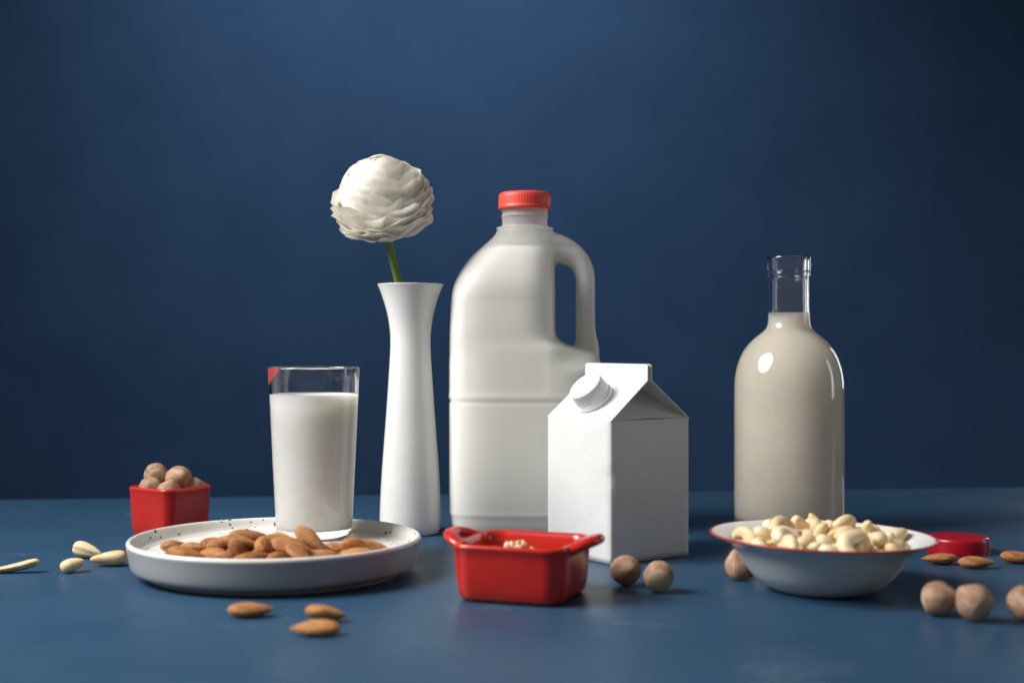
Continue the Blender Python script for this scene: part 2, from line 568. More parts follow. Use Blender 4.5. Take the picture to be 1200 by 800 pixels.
def jug_meshes():
    # (pixel row, left half width, right half width, half depth, squareness)
    prof = [(619.6, 74, 74, 62, 4), (618.2, 80, 80, 68, 4.5), (615, 83.5, 83.5, 72, 4.6), (609, 85, 85, 74, 4.6), (598, 86, 86, 75, 4.6), (592, 87, 87, 76, 4.6),
            (560, 87.5, 87.5, 77, 4.6), (500, 87.5, 87.5, 77, 4.6), (440, 87.5, 87.5, 77, 4.6), (428, 87.5, 87.5, 77, 4.6),
            (422, 87.3, 87, 77, 4.6), (416, 87, 83.5, 77, 4.5), (411, 87, 75, 77, 4.4), (407, 87, 61, 76.5, 4.4), (403, 87, 47, 76, 4.3), (398, 87, 39, 76, 4.3), (392, 87, 36, 76, 4.3),
            (380, 86.5, 35, 76, 4.3), (350, 85, 35, 75, 4.2), (335, 82, 35, 74, 3.8), (322, 76.5, 35, 70, 3.4), (310, 69, 35, 64, 3.0),
            (300, 60.5, 35, 57, 2.8), (290, 49.5, 35, 48, 2.5), (282, 40.5, 34.5, 40, 2.3), (275, 34, 33.5, 34, 2.1),
            (270, 32.5, 32.5, 32.5, 2), (267.5, 30, 30, 30, 2)]
    sp_ = spline([Vector((p[0], p[1], p[2])) for p in prof], 4)
    sp2 = spline([Vector((p[0], p[3], p[4])) for p in prof], 4, True)
    rings = []
    N = 72
    for a, b in zip(sp_, sp2):
        py, xl, xr = a
        dep, ex = b.y, max(b.z, 2)
        cx, hw = (xr - xl) / 2, (xr + xl) / 2
        ring = []
        for k in range(N):
            q = 2 * math.pi * k / N
            c, s = math.cos(q), math.sin(q)
            x = cx + hw * math.copysign(abs(c) ** (2 / ex), c)
            y = dep * math.copysign(abs(s) ** (2 / ex), s)
            # above the shoulder the body draws in towards the handle
            up = max(0.0, min(1.0, (432 - py) / 30))
            fx = max(0.0, min(1.0, (x - 26) / 50))
            y *= 1 - 0.50 * up * fx * fx * (3 - 2 * fx)
            ring.append((x * PX, y * PX, jz(py)))
        rings.append(ring)
    v1, f1 = loft_geo(rings)
    # handle
    hp = [(18, 290, 17, 30), (34, 291, 17.5, 25), (50, 296.5, 15.5, 20), (63, 306, 12.8, 17), (70, 321, 11.6, 16), (71, 340, 11.3, 16),
          (71, 370, 11.3, 16), (71.5, 393, 12, 18), (73, 408, 14, 24), (72, 425, 15, 30)]
    pts = spline([Vector((p[0] * PX, 0, jz(p[1]))) for p in hp], 6)
    rad = spline([Vector((p[2] * PX, p[3] * PX)) for p in hp], 6, True)
    v2, f2 = sweep_geo(pts, rad, 24)
    me = bpy.data.meshes.new('jug_source')
    me.from_pydata(v1 + v2, [], f1 + [tuple(i + len(v1) for i in fc) for fc in f2])
    me.update()
    bm = bmesh.new(); bm.from_mesh(me)
    bmesh.ops.recalc_face_normals(bm, faces=bm.faces)
    bm.to_mesh(me); bm.free()
    tmp = bpy.data.objects.new('jug_source', me)
    COL.objects.link(tmp)
    rm = tmp.modifiers.new('r', 'REMESH'); rm.mode = 'VOXEL'; rm.voxel_size = 0.0013
    sm = tmp.modifiers.new('s', 'SMOOTH'); sm.factor = 0.5; sm.iterations = 18
    bpy.context.view_layer.update()
    dg = bpy.context.evaluated_depsgraph_get()
    shell = bpy.data.meshes.new_from_object(tmp.evaluated_get(dg))
    bpy.data.objects.remove(tmp)
    shell.name = 'shell'
    # moulded lines: waist groove, foot ridge, upper panel edge
    nrm = [vv.normal.copy() for vv in shell.vertices]
    for vv, n in zip(shell.vertices, nrm):
        x, y, z = vv.co
        side = 1 - min(1.0, abs(n.z) * 1.5)
        d = 0.0
        d -= 0.0008 * math.exp(-((z - jz(468.5)) / 0.0013) ** 2)
        d += 0.0004 * math.exp(-((z - jz(463)) / 0.0025) ** 2)
        d += 0.0007 * math.exp(-((z - jz(595)) / 0.0016) ** 2)
        if y < 0 and abs(n.y) > 0.75 and -0.046 < x < 0.018:
            d -= 0.00035 * max(0, min(1, (jz(351) - z) / 0.0012)) * max(0, min(1, (z - jz(462)) / 0.004)) \
                * max(0, min(1, (x + 0.046) / 0.004)) * max(0, min(1, (0.018 - x) / 0.004))
        vv.co = vv.co + n * d * side
    milk = shell.copy()
    for vv, n in zip(milk.vertices, nrm):
        vv.co = vv.co - n * 0.0011
    bm = bmesh.new(); bm.from_mesh(milk)
    res = bmesh.ops.bisect_plane(bm, geom=bm.verts[:] + bm.edges[:] + bm.faces[:], dist=1e-6,
                                 plane_co=(0, 0, jz(291.5)), plane_no=(0, 0, 1), clear_outer=True)
    edges = [e for e in bm.edges if e.is_boundary]
    bmesh.ops.holes_fill(bm, edges=edges, sides=0)
    bm.to_mesh(milk); bm.free()
    milk.name = 'milk'
    for me2, mt in ((shell, M['jug']), (milk, M['jugmilk'])):
        me2.materials.clear()
        me2.materials.append(mt)
        me2.polygons.foreach_set('use_smooth', [True] * len(me2.polygons))
    return shell, milk


jug = thing('milk_jug', 'tall cloudy plastic milk jug with handle and coral red cap', 'milk jug', (JX, JY, 0.0003))
sh, mk = jug_meshes()
link(bpy.data.objects.new('bottle_shell', sh), jug)
link(bpy.data.objects.new('milk', mk), jug)
P1 = lambda r, py: (r * PX, jz(py))
lathe('neck', spline([P1(31, 270.5), P1(33, 269.6), P1(33, 269.6), P1(33, 267.8), P1(33, 267.8), P1(31, 267.2), P1(28, 267), P1(26.6, 265), P1(26.4, 257),
                      P1(27.2, 255.5), P1(27.4, 254), P1(26.6, 252.5), P1(26.6, 249), P1(27.4, 247.5), P1(27.4, 240)], 4), M['jug'], jug)
# cap with fine vertical ribs
seg = 180
rings = []
for r, py, rib in ((0.1, 226.4, 0), (20, 226.4, 0), (27, 226.7, 0), (29.3, 227.8, 0.1), (30, 230, 0.5), (30.2, 233, 0.6), (30.3, 241, 0.6), (30.4, 242.4, 0.1),
                   (31.0, 243, 0), (31.0, 246.2, 0), (28.2, 246.4, 0), (28, 242, 0)):
    rings.append([((r + rib * (0.5 if (k % 3) else -0.6)) * PX * math.cos(2 * math.pi * k / seg),
                   (r + rib * (0.5 if (k % 3) else -0.6)) * PX * math.sin(2 * math.pi * k / seg), jz(py)) for k in range(seg)])
rings.reverse()
vv_, ff_ = loft_geo(rings)
mesh_obj('cap', vv_, ff_[:-2] + [ff_[-1]], M['coral'], jug)

# ------------------------------------------------------------------ vase and flower
VX, VY = -0.0786, 1.024
VP = 0.000661
vz = lambda py: (623.5 - py) * VP
vase_out = [(0, 622.6), (20, 622.6), (30, 623.5), (32.5, 623.3), (34.5, 621), (35.6, 616), (35.9, 608), (35.4, 590), (33.6, 555), (31, 520), (28, 480), (25.3, 440), (23.8, 415),
            (23.4, 398), (24.2, 385), (26.3, 371), (29.8, 357), (34.4, 343), (37.4, 335.5), (38.4, 333.4), (38.0, 332.6), (36.8, 333.6),
            (33, 343), (28.2, 357), (24.8, 371), (22.5, 385), (21.6, 400), (22, 415), (24, 450), (28, 520), (31, 580), (30, 612), (24, 617), (0, 618)]
vase = lathe('vase', spline([(r * VP, vz(p)) for r, p in vase_out], 4), M['vase'])
vase.location = (VX, VY, 0.0)
tag(vase, 'slim white porcelain vase with a flared mouth, holding the flower', 'vase')

FC = Vector((-0.0998, 1.016, 0.2588))   # heart of the bloom
flower = thing('ranunculus_flower', 'cream white ranunculus bloom on a green stem, standing in the vase', 'flower', tuple(FC))
flower.rotation_euler = (R(30), R(-6), 0)


def make_petals(root):
    rnd = random.Random(23)
    # (tip angle from the axis, petals, half width in degrees, flare mm, ruffle mm)
    layers = [(0, 1, 186, 0.0, 0.05), (3, 2, 100, 0.3, 0.2), (8, 3, 80, 0.8, 0.3), (15, 3, 84, 1.0, 0.4), (23, 3, 86, 1.1, 0.5), (31, 4, 74, 1.2, 0.5), (39, 4, 76, 1.2, 0.6),
              (47, 4, 80, 1.5, 0.8), (54, 4, 80, 2.2, 1.1), (61, 4, 80, 3.2, 1.7), (68, 5, 68, 4.8, 2.2), (74, 5, 66, 3.4, 2.4),
              (80, 5, 66, 5.8, 2.8), (86, 5, 64, 4.0, 2.8), (92, 5, 64, 6.2, 3.2), (98, 6, 56, 4.8, 3.2), (104, 6, 56, 6.0, 3.4), (111, 6, 54, 5.0, 3.4), (118, 6, 52, 5.0, 3.2)]
    K = len(layers)
    nu, nv = 24, 12
    for k, (tip, num, wid, fl, rf) in enumerate(layers):
        outer = k / (K - 1)
        off = rnd.uniform(0, 360)
        for j in range(num):
            phi0 = R(off + 360 * j / num + rnd.uniform(-12, 12))
            w = R(wid * rnd.uniform(0.85, 1.1))
            th_tip = R(tip + rnd.uniform(-0.5, 0.5) * (3 + 6 * outer))
            shell_r = 0.0366 - 0.00068 * (K - 1 - k)
            zs = 0.95 * (0.0366 / shell_r) ** 0.70
            ph = [rnd.uniform(0, 6.28) for _ in range(6)]
            fr = [rnd.uniform(1.4, 2.8), rnd.uniform(3.6, 6.2), rnd.uniform(10, 15)]
            flare = rnd.uniform(0.3, 1.1) * fl * 0.001
            ruf = rf * 0.001
            rag = R(0.6 + 3.2 * outer)
            tilt = rnd.uniform(-1, 1) * R(3 + 6 * outer)
            verts, faces = [], []
            for b in range(nv + 1):
                vv = (b / nv) ** 0.8
                for a in range(nu + 1):
                    u = -1 + 2 * a / nu
                    edge = th_tip + R(9 + 5 * outer) * abs(u) ** 5 + tilt * u + rag * (0.6 * math.sin(fr[1] * u + ph[1]) + 0.4 * math.sin(fr[2] * u + ph[2]))
                    thb = R(170)
                    th = max(0.0, thb + (edge - thb) * vv)
                    half = w * (0.40 + 0.60 * math.sin(min(1, vv * 1.2) * math.pi / 2))
                    phi = phi0 + u * half
                    rr = shell_r + (0.0002 + 0.0006 * outer) * u + flare * vv ** 6 * (1 - (0.8 - 0.6 * outer) * u * u)
                    rr += ruf * vv ** 4 * (0.45 * math.sin(fr[0] * u + ph[0]) + 0.45 * math.sin(fr[1] * u + ph[3]) + 0.16 * math.sin(fr[2] * u + ph[4] + 2 * vv))
                    rr += 0.0003 * math.sin(6 * vv + 3 * u + ph[5]) * outer
                    s = math.sin(th)
                    c = math.cos(th)
                    verts.append((rr * s * math.cos(phi), rr * s * math.sin(phi), rr * c * (zs if c > 0 else 0.92)))
            for b in range(nv):
                for a in range(nu):
                    q = b * (nu + 1) + a
                    faces.append((q, q + 1, q + nu + 2, q + nu + 1))
            mesh_obj('petal', verts, faces, M['petal'], root)


make_petals(flower)
inv = flower.matrix_basis.inverted()
path = [(-0.0965, 1.018, 0.232), (-0.0930, 1.0205, 0.215), (-0.0875, 1.023, 0.192), (-0.083, 1.024, 0.170), (-0.076, 1.026, 0.120), (-0.066, 1.030, 0.030)]
pts = spline([inv @ Vector(p) for p in path], 8)
vv_, ff_ = sweep_geo(pts, [(0.0031, 0.0031)] * len(pts), 14)
mesh_obj('stem', vv_, ff_, M['stem'], flower)

# ------------------------------------------------------------------ plate
PLX, PLY = -0.1512, 0.848
FLOOR = 0.0155
plate_prof = [(0, 0.0022), (0.074, 0.0022), (0.076, 0.0004), (0.0775, 0.0), (0.080, 0.0004), (0.0815, 0.0030), (0.0860, 0.0040), (0.0892, 0.0060),
              (0.0906, 0.0095), (0.0920, 0.0180), (0.0926, 0.0216), (0.0921, 0.0230), (0.0910, 0.0236), (0.0898, 0.0232), (0.0889, 0.0220),
              (0.0876, 0.0190), (0.0858, 0.0168), (0.0825, 0.0157), (0.0780, FLOOR), (0.04, FLOOR), (0, FLOOR)]
plate = lathe('plate', spline([Vector(p) for p in plate_prof], 4), M['plate'], seg=160)
plate.location = (PLX, PLY, 0)
tag(plate, 'round white plate with black speckles, carrying almonds and the glass of milk', 'plate')

# ------------------------------------------------------------------ glass of milk
GX, GY = -0.1345, 0.899
glass = thing('milk_glass', 'straight clear tumbler of milk with a red patch on its rim', 'glass', (GX, GY, FLOOR + 0.0002))
H = 0.1150
ro = lambda z: 0.0254 + (0.0308 - 0.0254) * z / H
TH = 0.0014
gprof = [(0, 0.0006), (0.020, 0.0006), (0.0222, 0), (0.0240, 0.0003), (0.0251, 0.0016), (ro(0.004), 0.004)]
gprof += [(ro(z), z) for z in (0.02, 0.05, 0.08, 0.105, H - 0.0010)]
gprof += [(ro(H) - 0.0003, H - 0.0002), (ro(H) - 0.0007, H), (ro(H) - 0.0011, H - 0.0002), (ro(H) - TH, H - 0.0010)]
gprof += [(ro(z) - TH, z) for z in (0.105, 0.09, 0.05, 0.02, 0.0095)]
gprof += [(ro(0.007) - 0.0026, 0.0070), (0.020, 0.0060), (0.010, 0.0057), (0, 0.0056)]
lathe('tumbler', gprof, M['glass'], glass, 128)
ML = 0.0968
mp = [(0, 0.0055), (0.010, 0.0056), (0.020, 0.0059), (ro(0.007) - 0.0025, 0.0069)]
mp += [(ro(z) - TH + 0.0002, z) for z in (0.0095, 0.02, 0.05, 0.08, ML)]
mp += [(ro(ML) - TH - 0.0008, ML - 0.0003), (ro(ML) - TH - 0.003, ML - 0.0006), (0.015, ML - 0.0006), (0, ML - 0.0006)]
lathe('milk', mp, M['milk'], glass, 128)
# see-through red patch on the outside of the rim
vs, fs = [], []
na, nb = 18, 14
for i in range(na + 1):
    for j in range(nb + 1):
        t = j / nb
        a0, a1 = R(176 + 6 * t), R(231 - 24 * t ** 2.2)
        a = a0 + (a1 - a0) * i / na
        z = H - 0.0006 - 0.0112 * t * (1 - 0.35 * (abs(2 * i / na - 1)) ** 3)
        r = ro(z) + 0.00018
        vs.append((r * math.cos(a), r * math.sin(a), z))
for i in range(na):
    for j in range(nb):
        q = i * (nb + 1) + j
        fs.append((q, q + 1, q + nb + 2, q + nb + 1))
mesh_obj('rim_patch', vs, fs, M['rim_red'], glass)

# ------------------------------------------------------------------ bottle of nut milk
BX, BY = 0.2163, 1.033
BP = 0.000666
bz = lambda py: (622 - py) * BP
bottle = thing('glass_bottle', 'open clear glass bottle filled to the neck with beige nut milk', 'bottle', (BX, BY, 0.0002))
bo = [(0, 619), (35, 619.5), (50, 622), (57, 621.6), (61, 619), (63, 613), (63.4, 600), (63.5, 560), (63.5, 500), (63.4, 462), (62.9, 446), (61.4, 435), (58.4, 424), (53.6, 413),
      (47, 403.5), (39.5, 396), (32.5, 390.5), (27.5, 386), (25, 381), (24.0, 374), (23.5, 360), (23.2, 340), (23.2, 327), (23.9, 325.2), (24.7, 323.6), (24.7, 320.6), (24.0, 319.2),
      (24.6, 318), (25.3, 316.5), (25.4, 305), (25.2, 302), (24.3, 300.6), (23, 300.3), (21.5, 300.8), (20.3, 302.5),
      (19.6, 308), (19.6, 325), (19.8, 350), (20.2, 374), (21.5, 384), (25, 391), (32, 397), (40, 404), (47, 412), (52.5, 421), (56.5, 432), (58.7, 446), (59.2, 462), (59.3, 500),
      (59.3, 560), (59.2, 598), (57.5, 606), (52, 611), (40, 612), (20, 610), (0, 608)]
lathe('bottle_body', spline([(r * BP, bz(p)) for r, p in bo], 4), M['glass'], bottle, 128)
e = 0.4
bm_ = [(0, 608.3), (20, 610.3), (40, 612.3), (52.2, 611.4), (57.5 + e, 606.3), (59.2 + e, 598), (59.3 + e, 560), (59.3 + e, 500), (59.2 + e, 462), (58.7 + e, 446), (56.5 + e, 432),
       (52.5 + e, 421 - e), (47 + e, 412 - e), (40 + e, 404 - e), (32 + e, 397 - e), (25 + e, 391 - e), (21.5 + e, 384), (20.2 + e, 374), (20.1 + e, 366.5), (19.9, 369.2), (19.2, 371.2), (17, 372.2), (8, 372.3), (0, 372.3)]
lathe('nut_milk', spline([(r * BP, bz(p)) for r, p in bm_], 4), M['nutmilk'], bottle, 128)

# ------------------------------------------------------------------ gable-top carton
S = 0.0352          # half side
BH, RZ, FZ = 0.0950, 0.1222, 0.1324
carton = thing('milk_carton', 'plain white gable top milk carton with round white screw cap', 'carton', (0.0738, 0.9240, 0.0003), R(35.2))


def build_carton(root):
    # local frame: -x face carries the cap panel, +... ; ridge runs along local y
    rnd = random.Random(3)
    bm = bmesh.new()
    nz_, ne = 22, 12
    corners = [(-S, -S), (S, -S), (S, S), (-S, S)]
    rings = []
    rc = 0.0011
    for j in range(nz_ + 1):
        z = BH * j / nz_
        bul = 0.0011 * math.sin(math.pi * min(1, z / BH)) ** 0.8
        ring = []
        for c in range(4):
            p, q = Vector((*corners[c], z)), Vector((*corners[(c + 1) % 4], z))
            d = (q - p).normalized()
            n = Vector((d.y, -d.x, 0))
            ts = [rc / (2 * S)] + [i / ne for i in range(1, ne)] + [1 - rc / (2 * S)]
            for t in ts:
                pt = p.lerp(q, t) + n * (bul * math.sin(math.pi * t))
                # dent low on the near vertical edge
                if c in (3, 0):
                    dd = (pt - Vector((-S, -S, 0.058))).length
                    pt += Vector((0.0010, 0.0010, 0)) * math.exp(-(dd / 0.0045) ** 2)
                ring.append(bm.verts.new(pt))
        rings.append(ring)
    n = len(rings[0])
    for j in range(nz_):
        for k in range(n):
            bm.faces.new((rings[j][k], rings[j][(k + 1) % n], rings[j + 1][(k + 1) % n], rings[j + 1][k]))
    bm.faces.new(list(reversed(rings[0])))
    for fc in bm.faces:
        fc.smooth = True
    me = bpy.data.meshes.new('carton_body')
    bm.to_mesh(me); bm.free()
    me.materials.append(M['paper'])
    link(bpy.data.objects.new('carton_body', me), root)

    # roof: panels facing -x (with the cap) and +x; gable ends at -y and +y fold inwards
    th = 0.0009
    yi = S - 0.0012
    rx = 0.0011
    for sgn in (-1, 1):
        a = [(sgn * S, -S, BH), (sgn * S, S, BH), (sgn * rx, yi, RZ), (sgn * rx, -yi, RZ)]
        nrm = Vector((sgn * (RZ - BH), 0, S)).normalized()
        # slightly bowed panel
        gv, gf = [], []
        G = 10
        for side in (0, 1):
            for i in range(G + 1):
                for j in range(G + 1):
                    u, w = i / G, j / G
                    p = Vector(a[0]).lerp(Vector(a[1]), u).lerp(Vector(a[3]).lerp(Vector(a[2]), u), w)
                    p += nrm * (-0.0010 * math.sin(math.pi * u) * math.sin(math.pi * w) - side * th)
                    gv.append(p)
        N1 = (G + 1) ** 2
        for i in range(G):
            for j in range(G):
                q = i * (G + 1) + j
                gf.append((q, q + 1, q + G + 2, q + G + 1))
                gf.append((N1 + q, N1 + q + G + 1, N1 + q + G + 2, N1 + q + 1))
        bord = [i * (G + 1) for i in range(G + 1)] + [G * (G + 1) + j for j in range(1, G + 1)] + \
               [i * (G + 1) + G for i in range(G - 1, -1, -1)] + [j for j in range(G - 1, 0, -1)]
        for x, y in zip(bord, bord[1:] + bord[:1]):
            gf.append((x, y, N1 + y, N1 + x))
        o = mesh_obj('roof_panel', gv, gf, M['paper'], root)
        es = o.modifiers.new('e', 'EDGE_SPLIT'); es.split_angle = R(50)
    for sgn in (-1, 1):
        e1, e2 = (-S + th, sgn * (S - 0.0003), BH), (S - th, sgn * (S - 0.0003), BH)
        ap = (0, sgn * 0.006, RZ - 0.001)
        r1, r2 = (-rx, sgn * yi, RZ), (rx, sgn * yi, RZ)
        mid = (0, sgn * (S - 0.0010), BH + 0.0006)
        mesh_obj('gable_fold', [e1, e2, ap, r1, r2, mid], [(0, 5, 2), (5, 1, 2), (0, 2, 3), (1, 4, 2)], M['paper'], root, smooth=False)
    # top fin: two boards pressed together, gaping a little at the ends
    fin = []
    for sgn in (-1, 1):
        x0, x1 = sgn * 0.0001, sgn * 0.0013
        pts2 = []
        for y, top, gap in ((-yi, FZ - 0.0012, 0.0007), (-yi + 0.0014, FZ, 0.0003), (-yi * 0.4, FZ, 0), (yi * 0.4, FZ, 0), (yi - 0.0014, FZ, 0.0003), (yi, FZ - 0.0012, 0.0007)):
            pts2.append((y, top, sgn * gap))
        gv, gf = [], []
        for y, top, g in pts2:
            gv += [(x0 + g, y, RZ - 0.002), (x1 + g * 1.3, y, RZ - 0.002), (x1 + g, y, top), (x0 + g, y, top)]
        for i in range(len(pts2) - 1):
            q = i * 4
            for k in range(4):
                gf.append((q + k, q + (k + 1) % 4, q + 4 + (k + 1) % 4, q + 4 + k))
        gf += [(0, 1, 2, 3), (len(gv) - 1, len(gv) - 2, len(gv) - 3, len(gv) - 4)]
        o = mesh_obj('top_fin', gv, gf, M['paper'], root, smooth=False)
        bmx = bmesh.new(); bmx.from_mesh(o.data)
        bmesh.ops.recalc_face_normals(bmx, faces=bmx.faces); bmx.to_mesh(o.data); bmx.free()
    # screw cap
    nrm = Vector((-0.685, 0, 0.728)).normalized()
    c = Vector((-S, 0, BH)).lerp(Vector((0, 0, RZ)), 0.45) + nrm * -0.0022
    capo = bpy.data.objects.new('screw_cap', None)
    prof = [(0.0140, 0), (0.0142, 0.0012), (0.0140, 0.0024), (0.0133, 0.0027), (0.0132, 0.0036), (0.0137, 0.0040), (0.0137, 0.0052), (0.0131, 0.0056), (0.0131, 0.0062), (0.0133, 0.0066), (0.0130, 0.0072), (0.0124, 0.0158),
            (0.0121, 0.0166), (0.0114, 0.0170), (0.006, 0.0169), (0, 0.0169)]
    o = lathe('screw_cap', spline([Vector(p) for p in prof], 3), M['cap'], root, 96)
    o.location = c
    o.rotation_mode = 'QUATERNION'
    o.rotation_quaternion = nrm.to_track_quat('Z', 'Y')
    bpy.data.objects.remove(capo)


build_carton(carton)

# ------------------------------------------------------------------ red dishes
def dish_mesh(hx, hy, h, taper, r_out, wall):
    """rounded square dish: outer wall, rolled lip, inner wall, floor."""
    prof = []  # (inset from the top outline, z, corner radius)
    prof += [(taper + 0.0055, 0.0), (taper + 0.0032, 0.0002), (taper + 0.0014, 0.0012), (taper + 0.0004, 0.0032)]
    for t in (0.25, 0.5, 0.75, 0.9):
        prof.append((taper * (1 - t), h * t))
    prof += [(0.0, h - 0.0030), (-0.0004, h - 0.0018), (0.0, h - 0.0006), (0.0009, h), (0.0020, h - 0.0002), (0.0029, h - 0.0010), (wall, h - 0.0030)]
    for t in (0.7, 0.45, 0.25):
        prof.append((wall + taper * 0.9 * (1 - t), h * t))
    prof += [(wall + taper + 0.0010, 0.0058), (wall + taper + 0.0028, 0.0042), (wall + taper + 0.0055, 0.0036)]
    rings = []
    for ins, z in prof:
        rings.append(rounded_square(hx - ins, hy - ins, max(0.0022, r_out - ins * 0.7), z, 10))
    return loft_geo(rings)


red_dish = thing('red_dish', 'small square red ceramic dish with two loop handles', 'dish', (0.0066, 0.7720, 0.0002), R(-19.5))
vv_, ff_ = dish_mesh(0.0342, 0.0332, 0.0328, 0.0022, 0.0125, 0.0042)
mesh_obj('dish_body', vv_, ff_, M['red'], red_dish)
for sgn in (-1, 1):
    hp = [(0.0300, -0.0175, 0.0292), (0.0345, -0.0160, 0.0305), (0.0392, -0.0125, 0.0326), (0.0430, -0.0066, 0.0342), (0.0442, 0.0, 0.0346),
          (0.0430, 0.0066, 0.0342), (0.0392, 0.0125, 0.0326), (0.0345, 0.0160, 0.0305), (0.0300, 0.0175, 0.0292)]
    pts = spline([Vector((sgn * x, y, z)) for x, y, z in hp], 6)
    vv_, ff_ = sweep_geo(pts, [(0.0044, 0.0031)] * len(pts), 18, up=Vector((0, 0, 1)))
    mesh_obj('handle', vv_, ff_, M['red'], red_dish)

red_cup = thing('red_cup', 'small square red ceramic cup filled with whole hazelnuts', 'cup', (-0.2600, 1.0065, 0.0002), R(-33))
vv_, ff_ = dish_mesh(0.0236, 0.0236, 0.0385, 0.0020, 0.0085, 0.0036)
mesh_obj('cup_body', vv_, ff_, M['red'], red_cup)

# ------------------------------------------------------------------ bowl
BWX, BWY = 0.1848, 0.7915
bowl_prof = [(0, 0.0016), (0.026, 0.0016), (0.028, 0.0), (0.0305, 0.0), (0.0325, 0.0010), (0.0365, 0.0035), (0.0420, 0.0085), (0.0468, 0.0150), (0.0510, 0.0215),
             (0.0550, 0.0258), (0.0610, 0.0288), (0.0652, 0.0306), (0.0662, 0.0314), (0.0656, 0.0320), (0.0640, 0.0316), (0.0600, 0.0300), (0.0542, 0.0272), (0.0500, 0.0232),
             (0.0455, 0.0165), (0.0408, 0.0105), (0.0350, 0.0055), (0.0300, 0.0036), (0.02, 0.0030), (0, 0.0030)]
bowl = thing('enamel_bowl', 'white wide rimmed bowl with a thin red edge, heaped with cashews', 'bowl', (BWX, BWY, 0.0002))
bowl.rotation_euler = (0, R(1.0), 0)
bowl.location.z = 0.0008
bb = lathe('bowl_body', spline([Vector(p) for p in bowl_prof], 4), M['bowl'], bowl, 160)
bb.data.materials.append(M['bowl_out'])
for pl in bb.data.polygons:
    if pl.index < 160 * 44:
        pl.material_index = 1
lathe('rim_band', spline([Vector(p) for p in ((0.0657, 0.0308), (0.0663, 0.0311), (0.0665, 0.0316), (0.0661, 0.0321), (0.0656, 0.0322), (0.0651, 0.0320), (0.0648, 0.0316))], 4), M['band'], bowl, 160)

# ------------------------------------------------------------------ lid
lid = lathe('bottle_lid', spline([Vector(p) for p in ((0, 0.0), (0.0195, 0.0), (0.0210, 0.0004), (0.0214, 0.0016), (0.0213, 0.0075), (0.0210, 0.0096), (0.0202, 0.0109), (0.0186, 0.0114), (0.0150, 0.0115), (0, 0.0115))], 4), M['lid'])
lid.location = (0.3135, 0.930, 0.0002)
tag(lid, 'round crimson plastic lid lying flat on the table', 'lid')

# ------------------------------------------------------------------ nuts
from mathutils import noise as mnoise


def almond_mesh(seed):
    rnd = random.Random(seed)
    L, W, T = 0.0245 * rnd.uniform(0.94, 1.05), 0.0136 * rnd.uniform(0.94, 1.06), 0.0082 * rnd.uniform(0.92, 1.08)
    nl, ns = 22, 26
    bend = rnd.uniform(-0.0006, 0.0006)
    rings = []
    for i in range(1, nl):
        t = i / nl
        w = (math.sin(math.pi * t ** 0.80) ** 0.72) * (1 - 0.18 * t)
        x = -L / 2 + L * t
        ring = []
        for k in range(ns):
            q = 2 * math.pi * k / ns
            n = 1 + 0.030 * math.sin(9 * q + seed) + 0.018 * math.sin(17 * q + 2.3 * seed + 3 * t)
            n += 0.05 * mnoise.noise(Vector((x * 160 + seed, math.cos(q) * 1.3, math.sin(q) * 1.3)))
            ring.append((x, W / 2 * w * math.cos(q) * n + bend * math.sin(math.pi * t), T / 2 * w ** 0.9 * math.sin(q) * n))
        rings.append(ring)
    v, f = loft_geo([[(-L / 2, 0.0004 * math.cos(2 * math.pi * k / ns), 0.0004 * math.sin(2 * math.pi * k / ns)) for k in range(ns)]] + rings +
                    [[(L / 2, 0.0003 * math.cos(2 * math.pi * k / ns), 0.0003 * math.sin(2 * math.pi * k / ns)) for k in range(ns)]])
    return v, f


def hazelnut_mesh(seed):
    rnd = random.Random(seed + 50)
    rad = 0.0094 * rnd.uniform(0.95, 1.04)
    nl, ns = 20, 28
    rings = []
    for i in range(nl + 1):
        th = math.pi * (i + 0.04) / (nl + 0.08)
        z = -math.cos(th)
        r = math.sin(th)
        ring = []
        for k in range(ns):
            q = 2 * math.pi * k / ns
            zz = z
            rr = r * (1 + 0.03 * math.cos(2 * q + seed))
            if z > 0.5:
                zz = z + 0.26 * ((z - 0.5) / 0.5) ** 2
                rr = r * (1 - 0.16 * ((z - 0.5) / 0.5))
            if z < -0.62:
                zz = -0.62 + (z + 0.62) * 0.62
            n = 1 + 0.03 * mnoise.noise(Vector((r * math.cos(q) * 2 + seed, r * math.sin(q) * 2, z * 2))) + 0.004 * math.sin(22 * q + seed)
            ring.append((rad * rr * n * math.cos(q), rad * rr * n * math.sin(q), rad * 0.98 * zz * n))
        rings.append(ring)
    return loft_geo(rings)


def cashew_mesh(seed):
    rnd = random.Random(seed + 200)
    arc = R(rnd.uniform(165, 205))
    ra = 0.0070 * rnd.uniform(0.92, 1.08)
    fat = 0.0046 * rnd.uniform(0.92, 1.08)
    nl, ns = 20, 18
    rings = []
    for i in range(nl + 1):
        t = i / nl
        a = -arc / 2 + arc * t
        e = max(0.0, 1 - (2 * t - 1) ** 2)
        w = fat * (e ** 0.42) * (0.80 + 0.36 * t) + 0.0002
        c = Vector((ra * math.sin(a), ra * math.cos(a) - ra * 0.6, 0))
        tn = Vector((math.cos(a), -math.sin(a), 0))
        out = Vector((math.sin(a), math.cos(a), 0))
        c = c + tn * (0.0024 * (2 * t - 1) * abs(2 * t - 1))
        ring = []
        for k in range(ns):
            q = 2 * math.pi * k / ns
            n = 1 + 0.07 * mnoise.noise(Vector((c.x * 170 + seed, c.y * 170 + math.cos(q), math.sin(q) * 1.2)))
            # crease along the inner side
            if math.cos(q) < -0.85:
                n -= 0.14
            ring.append(tuple(c + out * (w * math.cos(q) * n) + Vector((0, 0, 1)) * (w * 0.92 * math.sin(q) * n)))
        rings.append(ring)
    return loft_geo(rings)


